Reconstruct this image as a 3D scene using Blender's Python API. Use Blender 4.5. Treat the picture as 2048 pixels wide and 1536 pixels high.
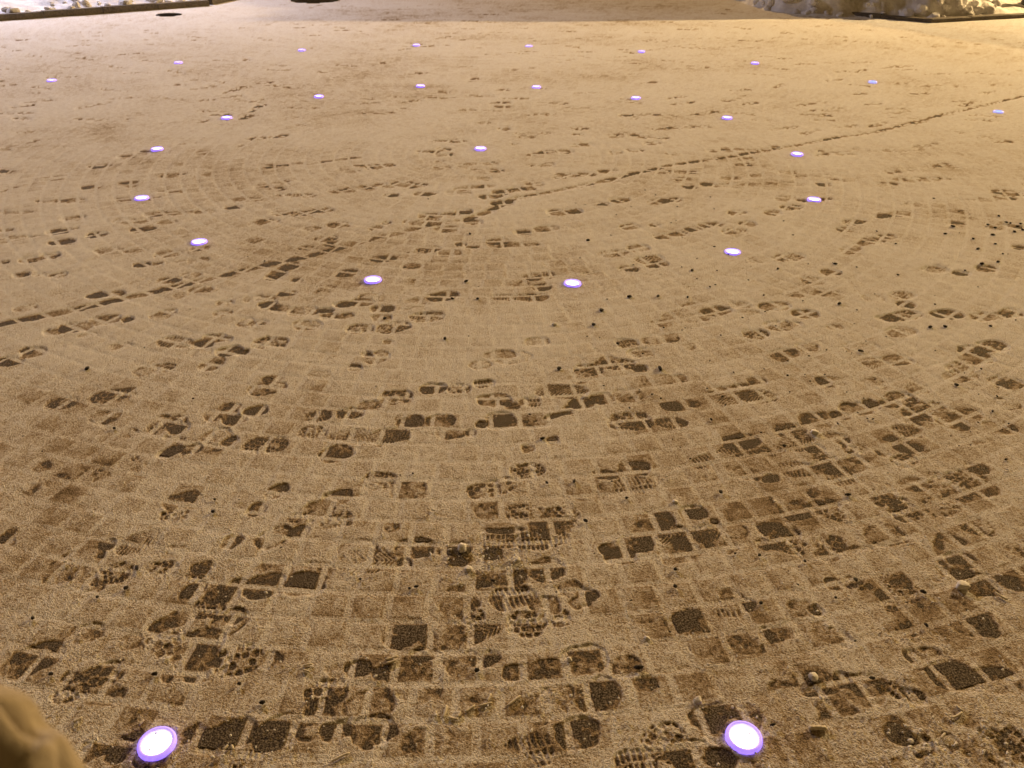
import bpy, bmesh, math, random
import numpy as np
from mathutils import Matrix, Vector

random.seed(7)
RNG = np.random.default_rng(11)
scene = bpy.context.scene
for o in list(bpy.data.objects):
    bpy.data.objects.remove(o)

# ------------------------------------------------------------------ camera
F_PX, TILT, ROLL, CAM_H = 1655.19, 0.542432, 0.014727, 1.6       # fitted to the two rings of lights
cam_data = bpy.data.cameras.new("camera")
cam = bpy.data.objects.new("camera", cam_data)
scene.collection.objects.link(cam)
cam_data.sensor_width = 36.0
cam_data.lens = F_PX / 2048 * 36.0
cam_data.clip_start, cam_data.clip_end = 0.02, 2000
fwd = Vector((0, math.cos(TILT), -math.sin(TILT)))
r0, u0 = Vector((1, 0, 0)), Vector((0, math.sin(TILT), math.cos(TILT)))
rt = r0 * math.cos(ROLL) + u0 * math.sin(ROLL)
up = -r0 * math.sin(ROLL) + u0 * math.cos(ROLL)
cam.matrix_world = Matrix(((rt.x, up.x, -fwd.x, 0), (rt.y, up.y, -fwd.y, 0), (rt.z, up.z, -fwd.z, CAM_H), (0, 0, 0, 1)))
cam_data.dof.use_dof = True
cam_data.dof.focus_distance = 3.6
cam_data.dof.aperture_fstop = 10.0
scene.camera = cam

# ------------------------------------------------------------------ sky of a city night, exposure
world = bpy.data.worlds.new("World"); scene.world = world; world.use_nodes = True
bg = world.node_tree.nodes["Background"]
bg.inputs[0].default_value = (1.0, 0.58, 0.18, 1); bg.inputs[1].default_value = 0.12
scene.view_settings.view_transform = 'Standard'
scene.view_settings.look = 'None'
scene.view_settings.exposure = 0.0
scene.view_settings.gamma = 1.0
scene.render.resolution_x, scene.render.resolution_y = 1024, 768
WARM, COOL = (1.0, 0.665, 0.29), (0.80, 0.76, 0.94)
POWER_RIGHT, POWER_LEFT, POWER_BACK = 32000, 5000, 86000
AMBER = (1.0, 0.58, 0.18)

# ------------------------------------------------------------------ helpers
def ray(px, py):
    x, y = (px - 1024) / F_PX, -(py - 768) / F_PX
    return (rt * x + up * y + fwd)
def at(px, py, z=0.0):
    d = ray(px, py); k = (z - CAM_H) / d.z
    return Vector((d.x * k, d.y * k, z))
def link(o, parent=None):
    scene.collection.objects.link(o)
    if parent: o.parent = parent
    return o
def tag(o, label=None, cat=None, group=None, kind=None):
    if label: o["label"] = label
    if cat: o["category"] = cat
    if group: o["group"] = group
    if kind: o["kind"] = kind
    return o
def empty(name, loc=(0, 0, 0), rz=0):
    e = bpy.data.objects.new(name, None); link(e); e.location = loc; e.rotation_euler.z = rz
    e.empty_display_size = 0.05
    return e
def pymesh(name, verts, faces, mat=None, smooth=False):
    m = bpy.data.meshes.new(name); m.from_pydata(verts, [], faces); m.update()
    if mat: m.materials.append(mat)
    if smooth: m.shade_smooth()
    return m
def meshobj(name, verts, faces, mat, parent=None, smooth=False):
    return link(bpy.data.objects.new(name, pymesh(name, verts, faces, mat, smooth)), parent)
def bmobj(name, bm, mat, parent=None, smooth=True):
    m = bpy.data.meshes.new(name); bm.to_mesh(m); bm.free(); m.materials.append(mat)
    if smooth: m.shade_smooth()
    return link(bpy.data.objects.new(name, m), parent)
def lathe(profile, n=40):
    v, f = [], []
    for (r, z) in profile:
        for i in range(n):
            a = 2 * math.pi * i / n; v.append((r * math.cos(a), r * math.sin(a), z))
    for k in range(len(profile) - 1):
        for i in range(n):
            j = (i + 1) % n
            f.append((k * n + i, k * n + j, (k + 1) * n + j, (k + 1) * n + i))
    return v, f
def sm(a, b, x):
    t = np.clip((x - a) / (b - a), 0, 1); return t * t * (3 - 2 * t)
TAB = RNG.random((256, 256))
def noise(x, y, s, o=0):
    x = x * s + 37.7 * o + 1000; y = y * s + 11.3 * o + 1000
    xi, yi = np.floor(x).astype(np.int64), np.floor(y).astype(np.int64)
    fx, fy = x - xi, y - yi
    fx, fy = fx * fx * (3 - 2 * fx), fy * fy * (3 - 2 * fy)
    g = lambda i, j: TAB[i & 255, j & 255]
    return ((g(xi, yi) * (1 - fx) + g(xi + 1, yi) * fx) * (1 - fy) + (g(xi, yi + 1) * (1 - fx) + g(xi + 1, yi + 1) * fx) * fy) * 2 - 1

# ------------------------------------------------------------------ materials
def new_mat(name):
    m = bpy.data.materials.new(name); m.use_nodes = True
    nt = m.node_tree; return m, nt, nt.nodes["Principled BSDF"]
def nd(nt, t, **kw):
    n = nt.nodes.new(t)
    for k, v in kw.items():
        if k in n.inputs: n.inputs[k].default_value = v
        else: setattr(n, k, v)
    return n
def math_node(nt, op, a, b=None):
    n = nt.nodes.new("ShaderNodeMath"); n.operation = op
    for i, v in enumerate((a, b)):
        if v is None: continue
        if isinstance(v, (int, float)): n.inputs[i].default_value = v
        else: nt.links.new(v, n.inputs[i])
    return n.outputs[0]
def pos_noise(nt, scale, detail=3, rough=0.6, coord="pos"):
    if coord == "pos":
        g = nt.nodes.new("ShaderNodeNewGeometry"); src = g.outputs["Position"]
    else:
        g = nt.nodes.new("ShaderNodeTexCoord"); src = g.outputs["Object"]
    n = nd(nt, "ShaderNodeTexNoise", Scale=scale, Detail=detail, Roughness=rough)
    nt.links.new(src, n.inputs["Vector"]); return n.outputs["Fac"]
def mix_col(nt, fac, a, b):
    m = nt.nodes.new("ShaderNodeMix"); m.data_type = 'RGBA'
    if isinstance(fac, (int, float)): m.inputs[0].default_value = fac
    else: nt.links.new(fac, m.inputs[0])
    for i, v in ((6, a), (7, b)):
        if isinstance(v, tuple): m.inputs[i].default_value = (*v, 1)
        else: nt.links.new(v, m.inputs[i])
    return m.outputs[2]
def ramp(nt, fac, lo, hi):
    n = nt.nodes.new("ShaderNodeMapRange"); n.inputs[1].default_value = lo; n.inputs[2].default_value = hi
    nt.links.new(fac, n.inputs[0]); return n.outputs[0]
def bump(nt, bsdf, h, strength, dist):
    b = nd(nt, "ShaderNodeBump", Strength=strength, Distance=dist)
    nt.links.new(h, b.inputs["Height"]); nt.links.new(b.outputs[0], bsdf.inputs["Normal"])

STONE = (0.070, 0.047, 0.028)
# thin snow: the less of it lies on the stone, the more of the stone shows through
SNOW, nt, bs = new_mat("thin_snow")
att = nt.nodes.new("ShaderNodeAttribute"); att.attribute_name = "depth_mm"
n1 = pos_noise(nt, 190, 2, 0.7); n2 = pos_noise(nt, 34, 3, 0.6); n3 = pos_noise(nt, 420, 1, 0.5)
k = math_node(nt, 'ADD', math_node(nt, 'MULTIPLY', n1, 4.2), math_node(nt, 'MULTIPLY', n2, 0.55))
k = math_node(nt, 'MAXIMUM', math_node(nt, 'ADD', k, -1.38), 0.12)
t = math_node(nt, 'MULTIPLY', att.outputs["Fac"], k)
t = math_node(nt, 'ADD', t, math_node(nt, 'MULTIPLY', math_node(nt, 'SUBTRACT', n3, 0.5), 4.5))
t = math_node(nt, 'MAXIMUM', t, 0.0)
cov = math_node(nt, 'SUBTRACT', 1.0, math_node(nt, 'EXPONENT', math_node(nt, 'MULTIPLY', t, -1 / 3.0)))
snowc = mix_col(nt, ramp(nt, n2, 0.3, 0.7), (0.80, 0.80, 0.81), (0.89, 0.89, 0.89))
snowc = mix_col(nt, ramp(nt, cov, 0.55, 1.0), (0.66, 0.52, 0.36), snowc)        # thin snow is wet and dirty
nt.links.new(mix_col(nt, cov, STONE, snowc), bs.inputs["Base Color"])
bs.inputs["Roughness"].default_value = 0.95; bs.inputs["Specular IOR Level"].default_value = 0.04
hsum = math_node(nt, 'ADD', math_node(nt, 'MULTIPLY', n1, 1.0), math_node(nt, 'MULTIPLY', n3, 0.7))
bump(nt, bs, hsum, 0.7, 0.006)

SETT, nt, bs = new_mat("granite_sett")
n1 = pos_noise(nt, 260, 2, 0.7); n2 = pos_noise(nt, 30, 2); n3 = pos_noise(nt, 260, 3, 0.75)
oi = nt.nodes.new("ShaderNodeObjectInfo")
base = mix_col(nt, ramp(nt, n1, 0.3, 0.7), (0.012, 0.009, 0.006), (0.090, 0.064, 0.042))
base = mix_col(nt, ramp(nt, n2, 0.4, 0.75), base, (0.035, 0.026, 0.019))
frost = math_node(nt, 'MULTIPLY', ramp(nt, n3, 0.46, 0.66), 0.65)
nt.links.new(mix_col(nt, frost, base, (0.5, 0.44, 0.36)), bs.inputs["Base Color"])
bs.inputs["Roughness"].default_value = 0.9; bs.inputs["Specular IOR Level"].default_value = 0.15
bump(nt, bs, n1, 0.6, 0.003)

JOINT, nt, bs = new_mat("paving_bed")
n1 = pos_noise(nt, 120, 3); n2 = pos_noise(nt, 3, 4)
nt.links.new(mix_col(nt, n1, (0.05, 0.042, 0.035), (0.14, 0.12, 0.10)), bs.inputs["Base Color"])
bs.inputs["Roughness"].default_value = 0.9

DRIFT, nt, bs = new_mat("packed_snow")
n1 = pos_noise(nt, 26, 4, 0.65); n2 = pos_noise(nt, 5, 3)
c = mix_col(nt, ramp(nt, n2, 0.35, 0.65), (0.62, 0.60, 0.60), (0.86, 0.86, 0.87))
c = mix_col(nt, math_node(nt, 'MULTIPLY', ramp(nt, n1, 0.62, 0.80), 0.35), c, (0.36, 0.31, 0.26))
nt.links.new(c, bs.inputs["Base Color"]); bs.inputs["Roughness"].default_value = 0.8
bump(nt, bs, n1, 0.5, 0.03)

KERB, nt, bs = new_mat("kerb_stone")
n1 = pos_noise(nt, 45, 4, 0.7); n2 = pos_noise(nt, 4, 2)
c = mix_col(nt, ramp(nt, n1, 0.35, 0.7), (0.045, 0.038, 0.032), (0.16, 0.13, 0.10))
nt.links.new(mix_col(nt, math_node(nt, 'MULTIPLY', ramp(nt, n2, 0.45, 0.7), 0.4), c, (0.20, 0.17, 0.10)), bs.inputs["Base Color"])
bs.inputs["Roughness"].default_value = 0.8; bump(nt, bs, n1, 0.5, 0.01)

IRON, nt, bs = new_mat("cast_iron")
n1 = pos_noise(nt, 60, 4, 0.7)
nt.links.new(mix_col(nt, ramp(nt, n1, 0.4, 0.7), (0.006, 0.005, 0.005), (0.03, 0.022, 0.010)), bs.inputs["Base Color"])
bs.inputs["Roughness"].default_value = 0.95; bs.inputs["Specular IOR Level"].default_value = 0.05
BLACK, nt, bs = new_mat("black_paint")
n1 = pos_noise(nt, 30, 3)
nt.links.new(mix_col(nt, n1, (0.008, 0.008, 0.009), (0.02, 0.02, 0.02)), bs.inputs["Base Color"]); bs.inputs["Roughness"].default_value = 0.45
GRIT, nt, bs = new_mat("dark_grit")
n1 = pos_noise(nt, 200, 2)
nt.links.new(mix_col(nt, n1, (0.006, 0.005, 0.004), (0.03, 0.022, 0.016)), bs.inputs["Base Color"]); bs.inputs["Roughness"].default_value = 0.8
CRUMB, nt, bs = new_mat("loose_snow")
n1 = pos_noise(nt, 150, 3)
nt.links.new(mix_col(nt, n1, (0.72, 0.71, 0.70), (0.9, 0.9, 0.9)), bs.inputs["Base Color"]); bs.inputs["Roughness"].default_value = 0.7
bump(nt, bs, n1, 0.5, 0.004)
STRAW, nt, bs = new_mat("straw")
n1 = pos_noise(nt, 220, 3)
nt.links.new(mix_col(nt, n1, (0.58, 0.52, 0.40), (0.80, 0.75, 0.62)), bs.inputs["Base Color"]); bs.inputs["Roughness"].default_value = 0.6
CLOTH, nt, bs = new_mat("beige_wool")
n1 = pos_noise(nt, 500, 3, 0.7); n2 = pos_noise(nt, 40, 3)
nt.links.new(mix_col(nt, math_node(nt, 'ADD', math_node(nt, 'MULTIPLY', n1, 0.6), math_node(nt, 'MULTIPLY', n2, 0.4)), (0.20, 0.165, 0.11), (0.52, 0.45, 0.35)), bs.inputs["Base Color"])
bs.inputs["Roughness"].default_value = 0.95; bs.inputs["Sheen Weight"].default_value = 0.3
bump(nt, bs, n1, 0.5, 0.002)
def glow(name, col, strength):
    m, nt, bs = new_mat(name)
    bs.inputs["Base Color"].default_value = (0.6, 0.6, 0.65, 1)
    n1 = pos_noise(nt, 120, 2)
    nt.links.new(mix_col(nt, ramp(nt, n1, 0.3, 0.7), col, tuple(min(1, c * 1.15 + 0.03) for c in col)), bs.inputs["Emission Color"])
    bs.inputs["Emission Strength"].default_value = strength
    return m
LENS_W = glow("lens_white", (0.93, 0.90, 1.0), 5.0)
LENS_C = glow("lens_cyan", (0.14, 0.72, 1.0), 1.35)
COLLAR_V = glow("collar_violet", (0.24, 0.13, 1.0), 1.45)  # collar emits by itself, standing in for the violet halo round the lens
COLLAR_C = glow("collar_blue", (0.34, 0.34, 1.0), 1.0)  # same halo put into the collar's own glow, for the blue lights
LAMP_W = glow("lamp_warm_glass", WARM, 12.0)
LAMP_C = glow("lamp_cool_glass", COOL, 12.0)

K = 0.55            # relief of the snow and the sett tops
# ------------------------------------------------------------------ layout taken from the rings of lights
CX, CY = -0.170034 * CAM_H, 3.578068 * CAM_H          # the square's centre light
INNER = [(454,238),(638,195),(841,174),(1073,176),(1272,198),(1454,238),(1594,311),(1628,401),(1465,506),(1145,569),(746,562),(399,486),(284,398),(315,301)]
OUTER = [(104,163),(357,127),(604,102),(833,92),(1058,94),(1283,105),(1510,128),(1745,166),(1996,226)]
NEAR = [(315,1490),(1487,1478)]
LIGHT_PX = [(961, 300)] + INNER + OUTER + NEAR
LIGHT_POS = [at(*p) for p in LIGHT_PX]
MANHOLES = [(at(629, 1), 0.37), (at(338, 30), 0.17)]

# setts lie in rings round the centre light
PITCH, WIDTH = 0.0965, 0.1015
NR = 260
ring_n = np.maximum(3, np.round(2 * np.pi * (np.arange(NR) + 0.5) * PITCH / WIDTH)).astype(int)
ring_off = RNG.random(NR) * 6.28
ring_dr = (RNG.random(NR) - 0.5) * 0.006
def hash01(a, b, k):
    v = (a * 73856093 ^ b * 19349663 ^ (k * 83492791 + 12345)) & 0xFFFFFFF
    v = (v * 1103515245 + 12345) & 0x7FFFFFFF
    v = ((v >> 7) ^ v) * 2654435761 & 0x7FFFFFFF
    return (v >> 3) % 100003 / 100003.0
GAP, CHAM, CHD, JOINTZ = 0.0042, 0.0055, 0.0040, -0.014
def sett_local(x, y):
    dx, dy = x - CX, y - CY
    r = np.hypot(dx, dy); th = np.arctan2(dy, dx)
    ring = np.clip(np.floor(r / PITCH).astype(np.int64), 0, NR - 1)
    n = ring_n[ring]
    f = ((th + ring_off[ring]) / (2 * np.pi) % 1.0) * n
    idx = np.floor(f).astype(np.int64) % n
    rm = (ring + 0.5) * PITCH
    u = (f - np.floor(f) - 0.5) * 2 * np.pi / n * rm
    v = r - rm
    return ring, idx, n, rm, u, v
def sett_par(ring, idx, n, rm):
    hw = np.pi / n * rm - GAP - 0.003 * hash01(ring, idx, 1)
    hv = PITCH / 2 - GAP - 0.003 * hash01(ring, idx, 2)
    h = (hash01(ring, idx, 3) - 0.5) * 0.0042 * K
    tu = (hash01(ring, idx, 4) - 0.5) * 0.05 * K
    tv = (hash01(ring, idx, 5) - 0.5) * 0.05 * K
    return hw, hv, h, tu, tv
def stone(x, y):
    ring, idx, n, rm, u, v = sett_local(x, y)
    hw, hv, h, tu, tv = sett_par(ring, idx, n, rm)
    d = np.minimum(hw - np.abs(u), hv - np.abs(v))
    S = h + tu * u + tv * v - CHD * (1 - np.clip(d / CHAM, 0, 1))
    S = np.where(d < 0, np.maximum(JOINTZ, S + d * 4), S)
    return S, d, h, ring * 4096 + idx

# ------------------------------------------------------------------ the prints in the snow, read off the photograph
# tile: x offset, y offset, scale; each mark: x1 y1 x2 y2 kind (f faint, s plain, d dark, l lugs, L dark lugs,
# b bars, B dark bars, e outline, E dark outline, h herringbone, H dark herringbone; t = a narrow streak)
TILES = []
def tile(ox, oy, sc, txt): TILES.append((ox, oy, sc, txt))
tile(0, 0, .5, """475 628 540 630 d,545 610 610 612 s,0 685 50 688 d,780 495 830 480 s,840 462 930 465 d,965 480 1010 460 d,1000 450 1060 415 d,
1040 400 1070 398 s,800 405 860 400 s,890 375 960 355 s,950 355 1010 345 s,1010 335 1100 328 s,890 392 970 385 s,360 672 440 660 d,480 735 550 730 d,510 748 550 740 d,
330 752 400 750 s,650 705 740 700 s,810 700 870 695 s,1060 670 1120 660 s,1130 660 1220 655 s,1230 660 1400 632 st,1370 635 1440 630 s,700 580 780 575 st,950 590 1000 575 st,
1000 560 1060 550 s,1080 552 1150 543 s,1025 745 1080 745 s,1090 735 1150 730 s,1385 685 1440 685 s,1465 672 1530 670 s,1670 610 1760 608 s,1750 598 1800 600 d,1745 620 1810 620 s,
1750 648 1780 648 s,1740 672 1800 672 s,1835 665 1890 663 b,1870 680 1910 680 s,1900 715 1960 715 s,1960 685 2010 683 s,1440 755 1500 755 s,1350 765 1420 765 s,1660 775 1720 780 s,
1790 775 1860 770 e,1570 740 1650 735 s,1545 785 1590 785 s,1960 415 2040 412 s,1970 425 2040 430 s,1990 362 2040 362 s,1920 495 1960 490 s,1995 518 2040 518 d,1610 412 1690 398 s,
1590 440 1630 438 s,1740 368 1800 372 f,1870 330 1920 312 s,1570 205 1640 195 s,1640 190 1700 178 s,1690 190 1730 183 d,1740 160 1800 145 s,1520 252 1550 255 s,1265 292 1330 285 s,
1400 320 1450 315 f,760 322 810 318 s,680 345 740 340 f,420 480 600 450 f,250 535 400 520 f,40 435 150 420 s,290 440 470 405 f,0 600 160 560 f,0 350 70 335 s,60 475 120 478 s,
130 375 165 372 s,0 600 40 598 s,430 490 530 480 f,1130 480 1230 470 f,1440 400 1500 398 s,1170 410 1230 405 f,800 620 840 600 f,0 770 90 745 st,100 740 260 715 st,140 720 300 695 st,
1180 505 1220 500 f,1460 345 1500 340 f,960 242 1000 240 s,830 345 880 338 f,1100 380 1150 372 f,640 500 700 490 f,60 535 130 528 f""")
tile(1024, 0, .5, """440 395 485 400 d,110 355 140 355 d,240 515 305 515 d,245 540 285 540 s,390 550 440 548 s,465 543 500 543 s,555 520 680 515 l,690 512 760 505 s,530 578 590 572 s,
600 515 660 508 s,700 462 790 455 s,780 453 840 447 s,430 465 500 462 d,610 395 700 385 s,650 280 725 270 s,920 418 985 412 d,1120 435 1180 420 s,1180 418 1255 408 s,1270 435 1330 430 f,
870 365 960 360 s,840 403 890 403 s,950 480 1060 485 f,1060 238 1120 233 s,670 180 740 180 f,480 243 515 243 s,510 335 590 328 s,465 300 520 298 f,110 288 140 290 s,280 157 315 155 s,
1480 275 1550 265 f,1590 378 1680 375 s,1690 298 1750 295 s,1760 348 1820 345 s,1760 408 1880 405 s,1370 380 1420 375 s,1400 420 1480 415 s,1530 335 1580 335 s,1340 510 1380 505 s,
1280 515 1320 510 st,1920 570 2000 565 s,1690 662 1750 660 s,1500 690 1555 690 s,1560 680 1605 678 s,1470 740 1540 735 s,1530 722 1570 718 s,1920 770 1990 765 s,1980 780 2040 780 s,
1210 622 1260 622 s,910 640 970 635 s,900 662 955 660 s,1070 690 1135 690 s,960 705 1000 703 s,840 715 910 712 s,760 740 800 735 d,690 750 735 748 d,655 720 710 715 s,1220 740 1270 738 d,
1280 725 1330 722 s,920 745 970 740 s,60 740 120 738 s,0 758 50 755 d,175 605 240 610 d,60 625 170 605 s,70 668 170 655 s,30 550 90 548 s,0 578 20 578 d,240 585 320 580 s,455 603 520 603 s,
390 613 435 612 s,830 605 880 605 s,780 605 820 605 s,1610 500 1660 480 s,1700 470 1760 455 s,1860 555 1920 550 f,1080 130 1120 128 f,120 232 160 232 f,230 240 250 238 s,90 460 190 465 f,
400 330 415 328 s,620 620 680 615 f,1000 600 1080 590 s,1450 610 1530 600 f,1620 600 1690 590 f,350 690 420 684 f""")
tile(0, 350, .5, """190 232 275 225 d,280 217 310 215 s,0 225 50 222 s,20 270 180 238 st,200 272 300 268 s,355 243 425 240 d,85 345 160 340 s,165 330 235 325 s,0 355 35 352 s,250 178 340 175 f,
465 180 530 190 e,540 190 600 182 s,580 160 660 155 d,665 155 770 150 s,640 190 700 190 s,780 152 855 145 s,905 132 960 130 s,530 222 620 218 s,540 362 600 360 d,600 360 650 358 s,
625 320 720 312 s,665 355 760 340 st,760 345 830 340 s,770 297 830 295 s,200 405 260 402 s,140 400 190 398 s,55 403 110 403 s,355 485 420 480 d,430 480 495 475 s,530 437 600 432 e,
640 425 720 420 s,730 405 800 400 s,700 485 760 480 f,765 462 850 455 s,245 618 360 605 d,365 588 470 578 s,180 635 245 630 s,500 585 530 575 d,605 568 680 565 e,640 552 700 548 s,
325 650 380 635 f,0 752 85 745 d,90 712 180 705 s,100 722 170 715 s,640 665 760 680 B,770 680 850 675 d,820 655 900 655 s,895 660 925 658 s,1020 680 1150 665 L,775 715 840 712 e,
820 780 880 735 s,870 718 960 698 d,950 715 985 710 s,545 795 620 775 E,610 775 690 770 l,960 605 1010 580 E,1000 600 1060 590 l,870 520 930 512 e,985 500 1050 490 e,1050 495 1100 495 s,
1045 525 1100 510 d,1085 535 1160 540 s,1160 550 1270 545 s,1280 545 1330 545 d,1285 575 1345 565 s,1350 575 1400 560 s,1345 525 1410 515 s,1405 515 1490 508 d,1440 490 1535 495 E,
1490 540 1570 535 d,1495 575 1560 570 d,1395 620 1490 615 L,1520 625 1630 600 L,1655 580 1765 560 L,1180 605 1280 603 s,1590 535 1700 500 f,1715 498 1825 480 d,1225 462 1340 455 l,
1120 480 1180 475 s,1085 420 1130 380 d,1130 380 1190 355 s,1175 420 1200 422 d,1265 260 1340 252 E,1195 293 1250 290 s,1300 280 1380 275 s,1380 280 1440 270 s,985 285 1090 265 e,
1005 195 1110 185 s,1095 155 1160 150 s,1165 160 1250 150 L,1250 148 1330 140 s,1320 68 1400 65 s,1435 50 1490 50 d,1540 85 1590 82 s,1655 80 1745 75 E,1795 78 1880 75 e,1925 92 2000 85 d,
1970 118 2048 112 d,1975 85 2048 60 L,1610 190 1760 180 l,1680 165 1770 165 s,1770 165 1830 160 s,1830 150 1890 148 s,1530 195 1560 192 d,1640 205 1720 200 s,1740 220 1840 215 s,
1855 190 1920 190 s,1315 205 1400 198 s,1220 218 1280 215 s,1480 215 1530 213 s,1445 365 1520 345 s,1490 340 1580 328 d,1345 398 1430 390 s,1620 320 1670 315 s,1670 305 1760 295 L,
1825 280 1860 278 d,1760 320 1840 312 s,1870 293 1910 290 s,1955 272 2030 265 s,1615 370 1680 365 s,1640 425 1720 420 f,1000 870 1130 845 E,1060 820 1125 815 s,370 900 545 865 L,
200 920 300 905 L,370 975 470 965 E,825 965 940 945 s,985 960 1065 935 d,900 985 980 975 s,1230 975 1310 965 B,1360 960 1450 950 L,1440 925 1510 920 s,1525 895 1640 890 L,1690 855 1780 858 d,
1795 858 1875 855 L,1905 840 1970 835 B,1920 905 2040 900 s,1890 775 1950 750 e,1950 740 2048 715 e,1465 750 1540 715 E,1400 775 1440 770 s,1250 805 1320 800 f,1460 725 1480 720 d,
1960 980 2048 975 L,1590 985 1680 980 s,1540 672 1570 670 s,610 995 740 985 E,450 690 520 685 f,420 900 500 895 f,60 540 140 530 f,1080 60 1140 55 s,860 560 920 552 f""")
tile(1024, 350, .5, """0 440 60 432 l,60 415 160 400 L,90 455 150 445 d,-92 490 150 490 B,15 235 70 230 d,95 222 180 210 s,125 355 200 350 f,290 397 340 390 dt,360 325 460 308 l,470 300 545 290 s,
435 375 500 380 L,505 345 600 330 L,540 365 620 352 d,575 250 630 245 s,635 240 690 232 d,700 222 750 215 s,755 205 835 197 L,840 232 930 220 l,915 200 970 195 s,440 215 500 205 s,
560 205 590 203 s,145 150 215 155 s,215 150 275 145 s,340 120 385 118 s,395 105 465 100 s,550 115 620 100 s,610 105 675 98 s,690 50 735 50 d,760 38 810 38 s,1085 135 1155 128 L,
1140 105 1185 103 d,1235 100 1270 95 d,1020 158 1070 150 s,1060 100 1130 92 f,870 158 930 150 f,1325 195 1405 185 L,1305 222 1360 220 s,1400 268 1480 262 L,1470 250 1530 248 s,
1580 122 1630 118 f,1685 160 1740 158 f,1745 152 1820 150 s,1745 197 1805 197 s,1800 175 1855 175 s,1925 75 2000 65 s,1930 92 2010 95 s,1960 195 2060 215 d,1895 210 1970 208 l,
2010 295 2048 290 s,955 343 1050 338 e,1060 338 1160 325 l,1165 425 1255 425 l,1240 395 1300 388 s,1650 385 1735 378 l,1770 398 1820 395 d,1860 380 1930 375 s,1120 488 1160 485 f,
1200 475 1310 472 f,1415 498 1475 492 e,1515 488 1600 480 l,1545 525 1600 518 s,1475 580 1530 568 d,1530 575 1615 555 L,1690 565 1790 555 s,1855 580 1910 560 s,1905 570 2030 545 l,
770 555 865 540 d,885 525 945 518 b,915 560 985 558 e,985 530 1105 525 E,565 600 630 592 f,680 580 770 572 f,930 640 1020 635 L,1020 608 1115 605 l,1105 600 1150 598 s,1045 735 1130 705 d,
1145 690 1215 690 E,1265 615 1310 610 f,420 680 495 670 B,530 665 655 650 E,475 718 555 710 l,260 785 355 780 L,360 760 485 760 L,490 780 535 775 d,520 825 630 820 s,630 820 690 815 s,
-60 745 65 725 e,40 905 105 900 B,105 870 290 870 H,150 965 230 952 dt,235 922 315 910 d,325 905 400 890 d,415 885 520 880 l,605 920 700 918 d,700 915 735 905 d,770 895 910 890 h,
920 890 1045 885 H,780 855 850 855 dt,860 852 945 840 dt,950 830 1010 825 d,400 985 540 970 L,1230 830 1320 825 s,1400 840 1510 835 f,1380 765 1490 750 h,1490 745 1590 740 E,1330 695 1460 690 f,
1745 820 1850 790 s,1755 790 1850 750 L,1800 745 1910 735 s,1800 715 1880 700 d,1870 690 1970 685 L,1920 835 2030 830 L,1945 920 2030 915 E,1590 862 1660 855 e,1510 905 1600 890 L,
1320 945 1420 930 d,1420 915 1460 920 d,1590 940 1720 930 L,1700 965 1800 980 d,1800 960 1870 955 s,1160 985 1290 975 s,1290 965 1340 960 d,1510 640 1600 620 f,60 670 140 668 f,
700 690 720 688 s,1130 560 1220 558 s,1780 855 1860 850 f,1560 990 1640 985 l""")
tile(0, 800, .3418, """280 40 430 20 L,540 130 690 80 E,590 140 680 110 d,880 180 1040 130 L,990 190 1100 150 d,730 210 790 180 s,960 330 1050 275 d,1050 300 1160 290 L,960 240 1070 230 l,
1190 240 1340 190 s,1310 260 1385 225 d,1180 290 1280 285 s,1330 140 1420 100 s,1450 80 1555 60 d,1210 90 1310 80 f,1300 45 1390 45 s,1440 270 1670 260 L,1800 110 1930 90 B,1760 190 1890 190 L,
1890 350 2040 290 d,1940 220 2048 210 e,130 430 290 380 s,250 470 380 470 s,460 450 620 440 l,690 385 810 350 b,780 410 940 405 f,120 560 200 510 d,0 680 170 650 f,0 830 80 770 d,10 860 70 830 s,
980 620 1165 560 d,960 690 1100 670 L,1130 630 1170 600 s,1575 565 1660 510 d,1470 670 1530 610 d,1320 860 1390 810 d,700 870 930 800 H,590 860 660 850 d,330 990 600 900 E,540 1040 760 1010 L,
470 1100 600 1090 E,880 930 1080 900 e,860 1000 1010 990 l,1100 1050 1220 1000 L,1080 1140 1200 1080 d,1230 1070 1270 1030 s,1510 1010 1710 1000 s,1720 1010 1945 1005 s,1440 1110 1650 1060 d,
1680 1085 1890 1070 d,1350 1100 1430 1060 d,1210 1160 1380 1130 s,1520 850 1690 760 E,1700 820 1780 760 d,1700 710 1830 680 L,1790 650 1940 620 d,1900 590 2048 560 d,1880 720 2048 690 l,
840 290 940 270 f,400 180 540 150 f,1130 990 1230 980 L,280 1050 420 1030 s,480 1060 540 1010 s""")
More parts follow.
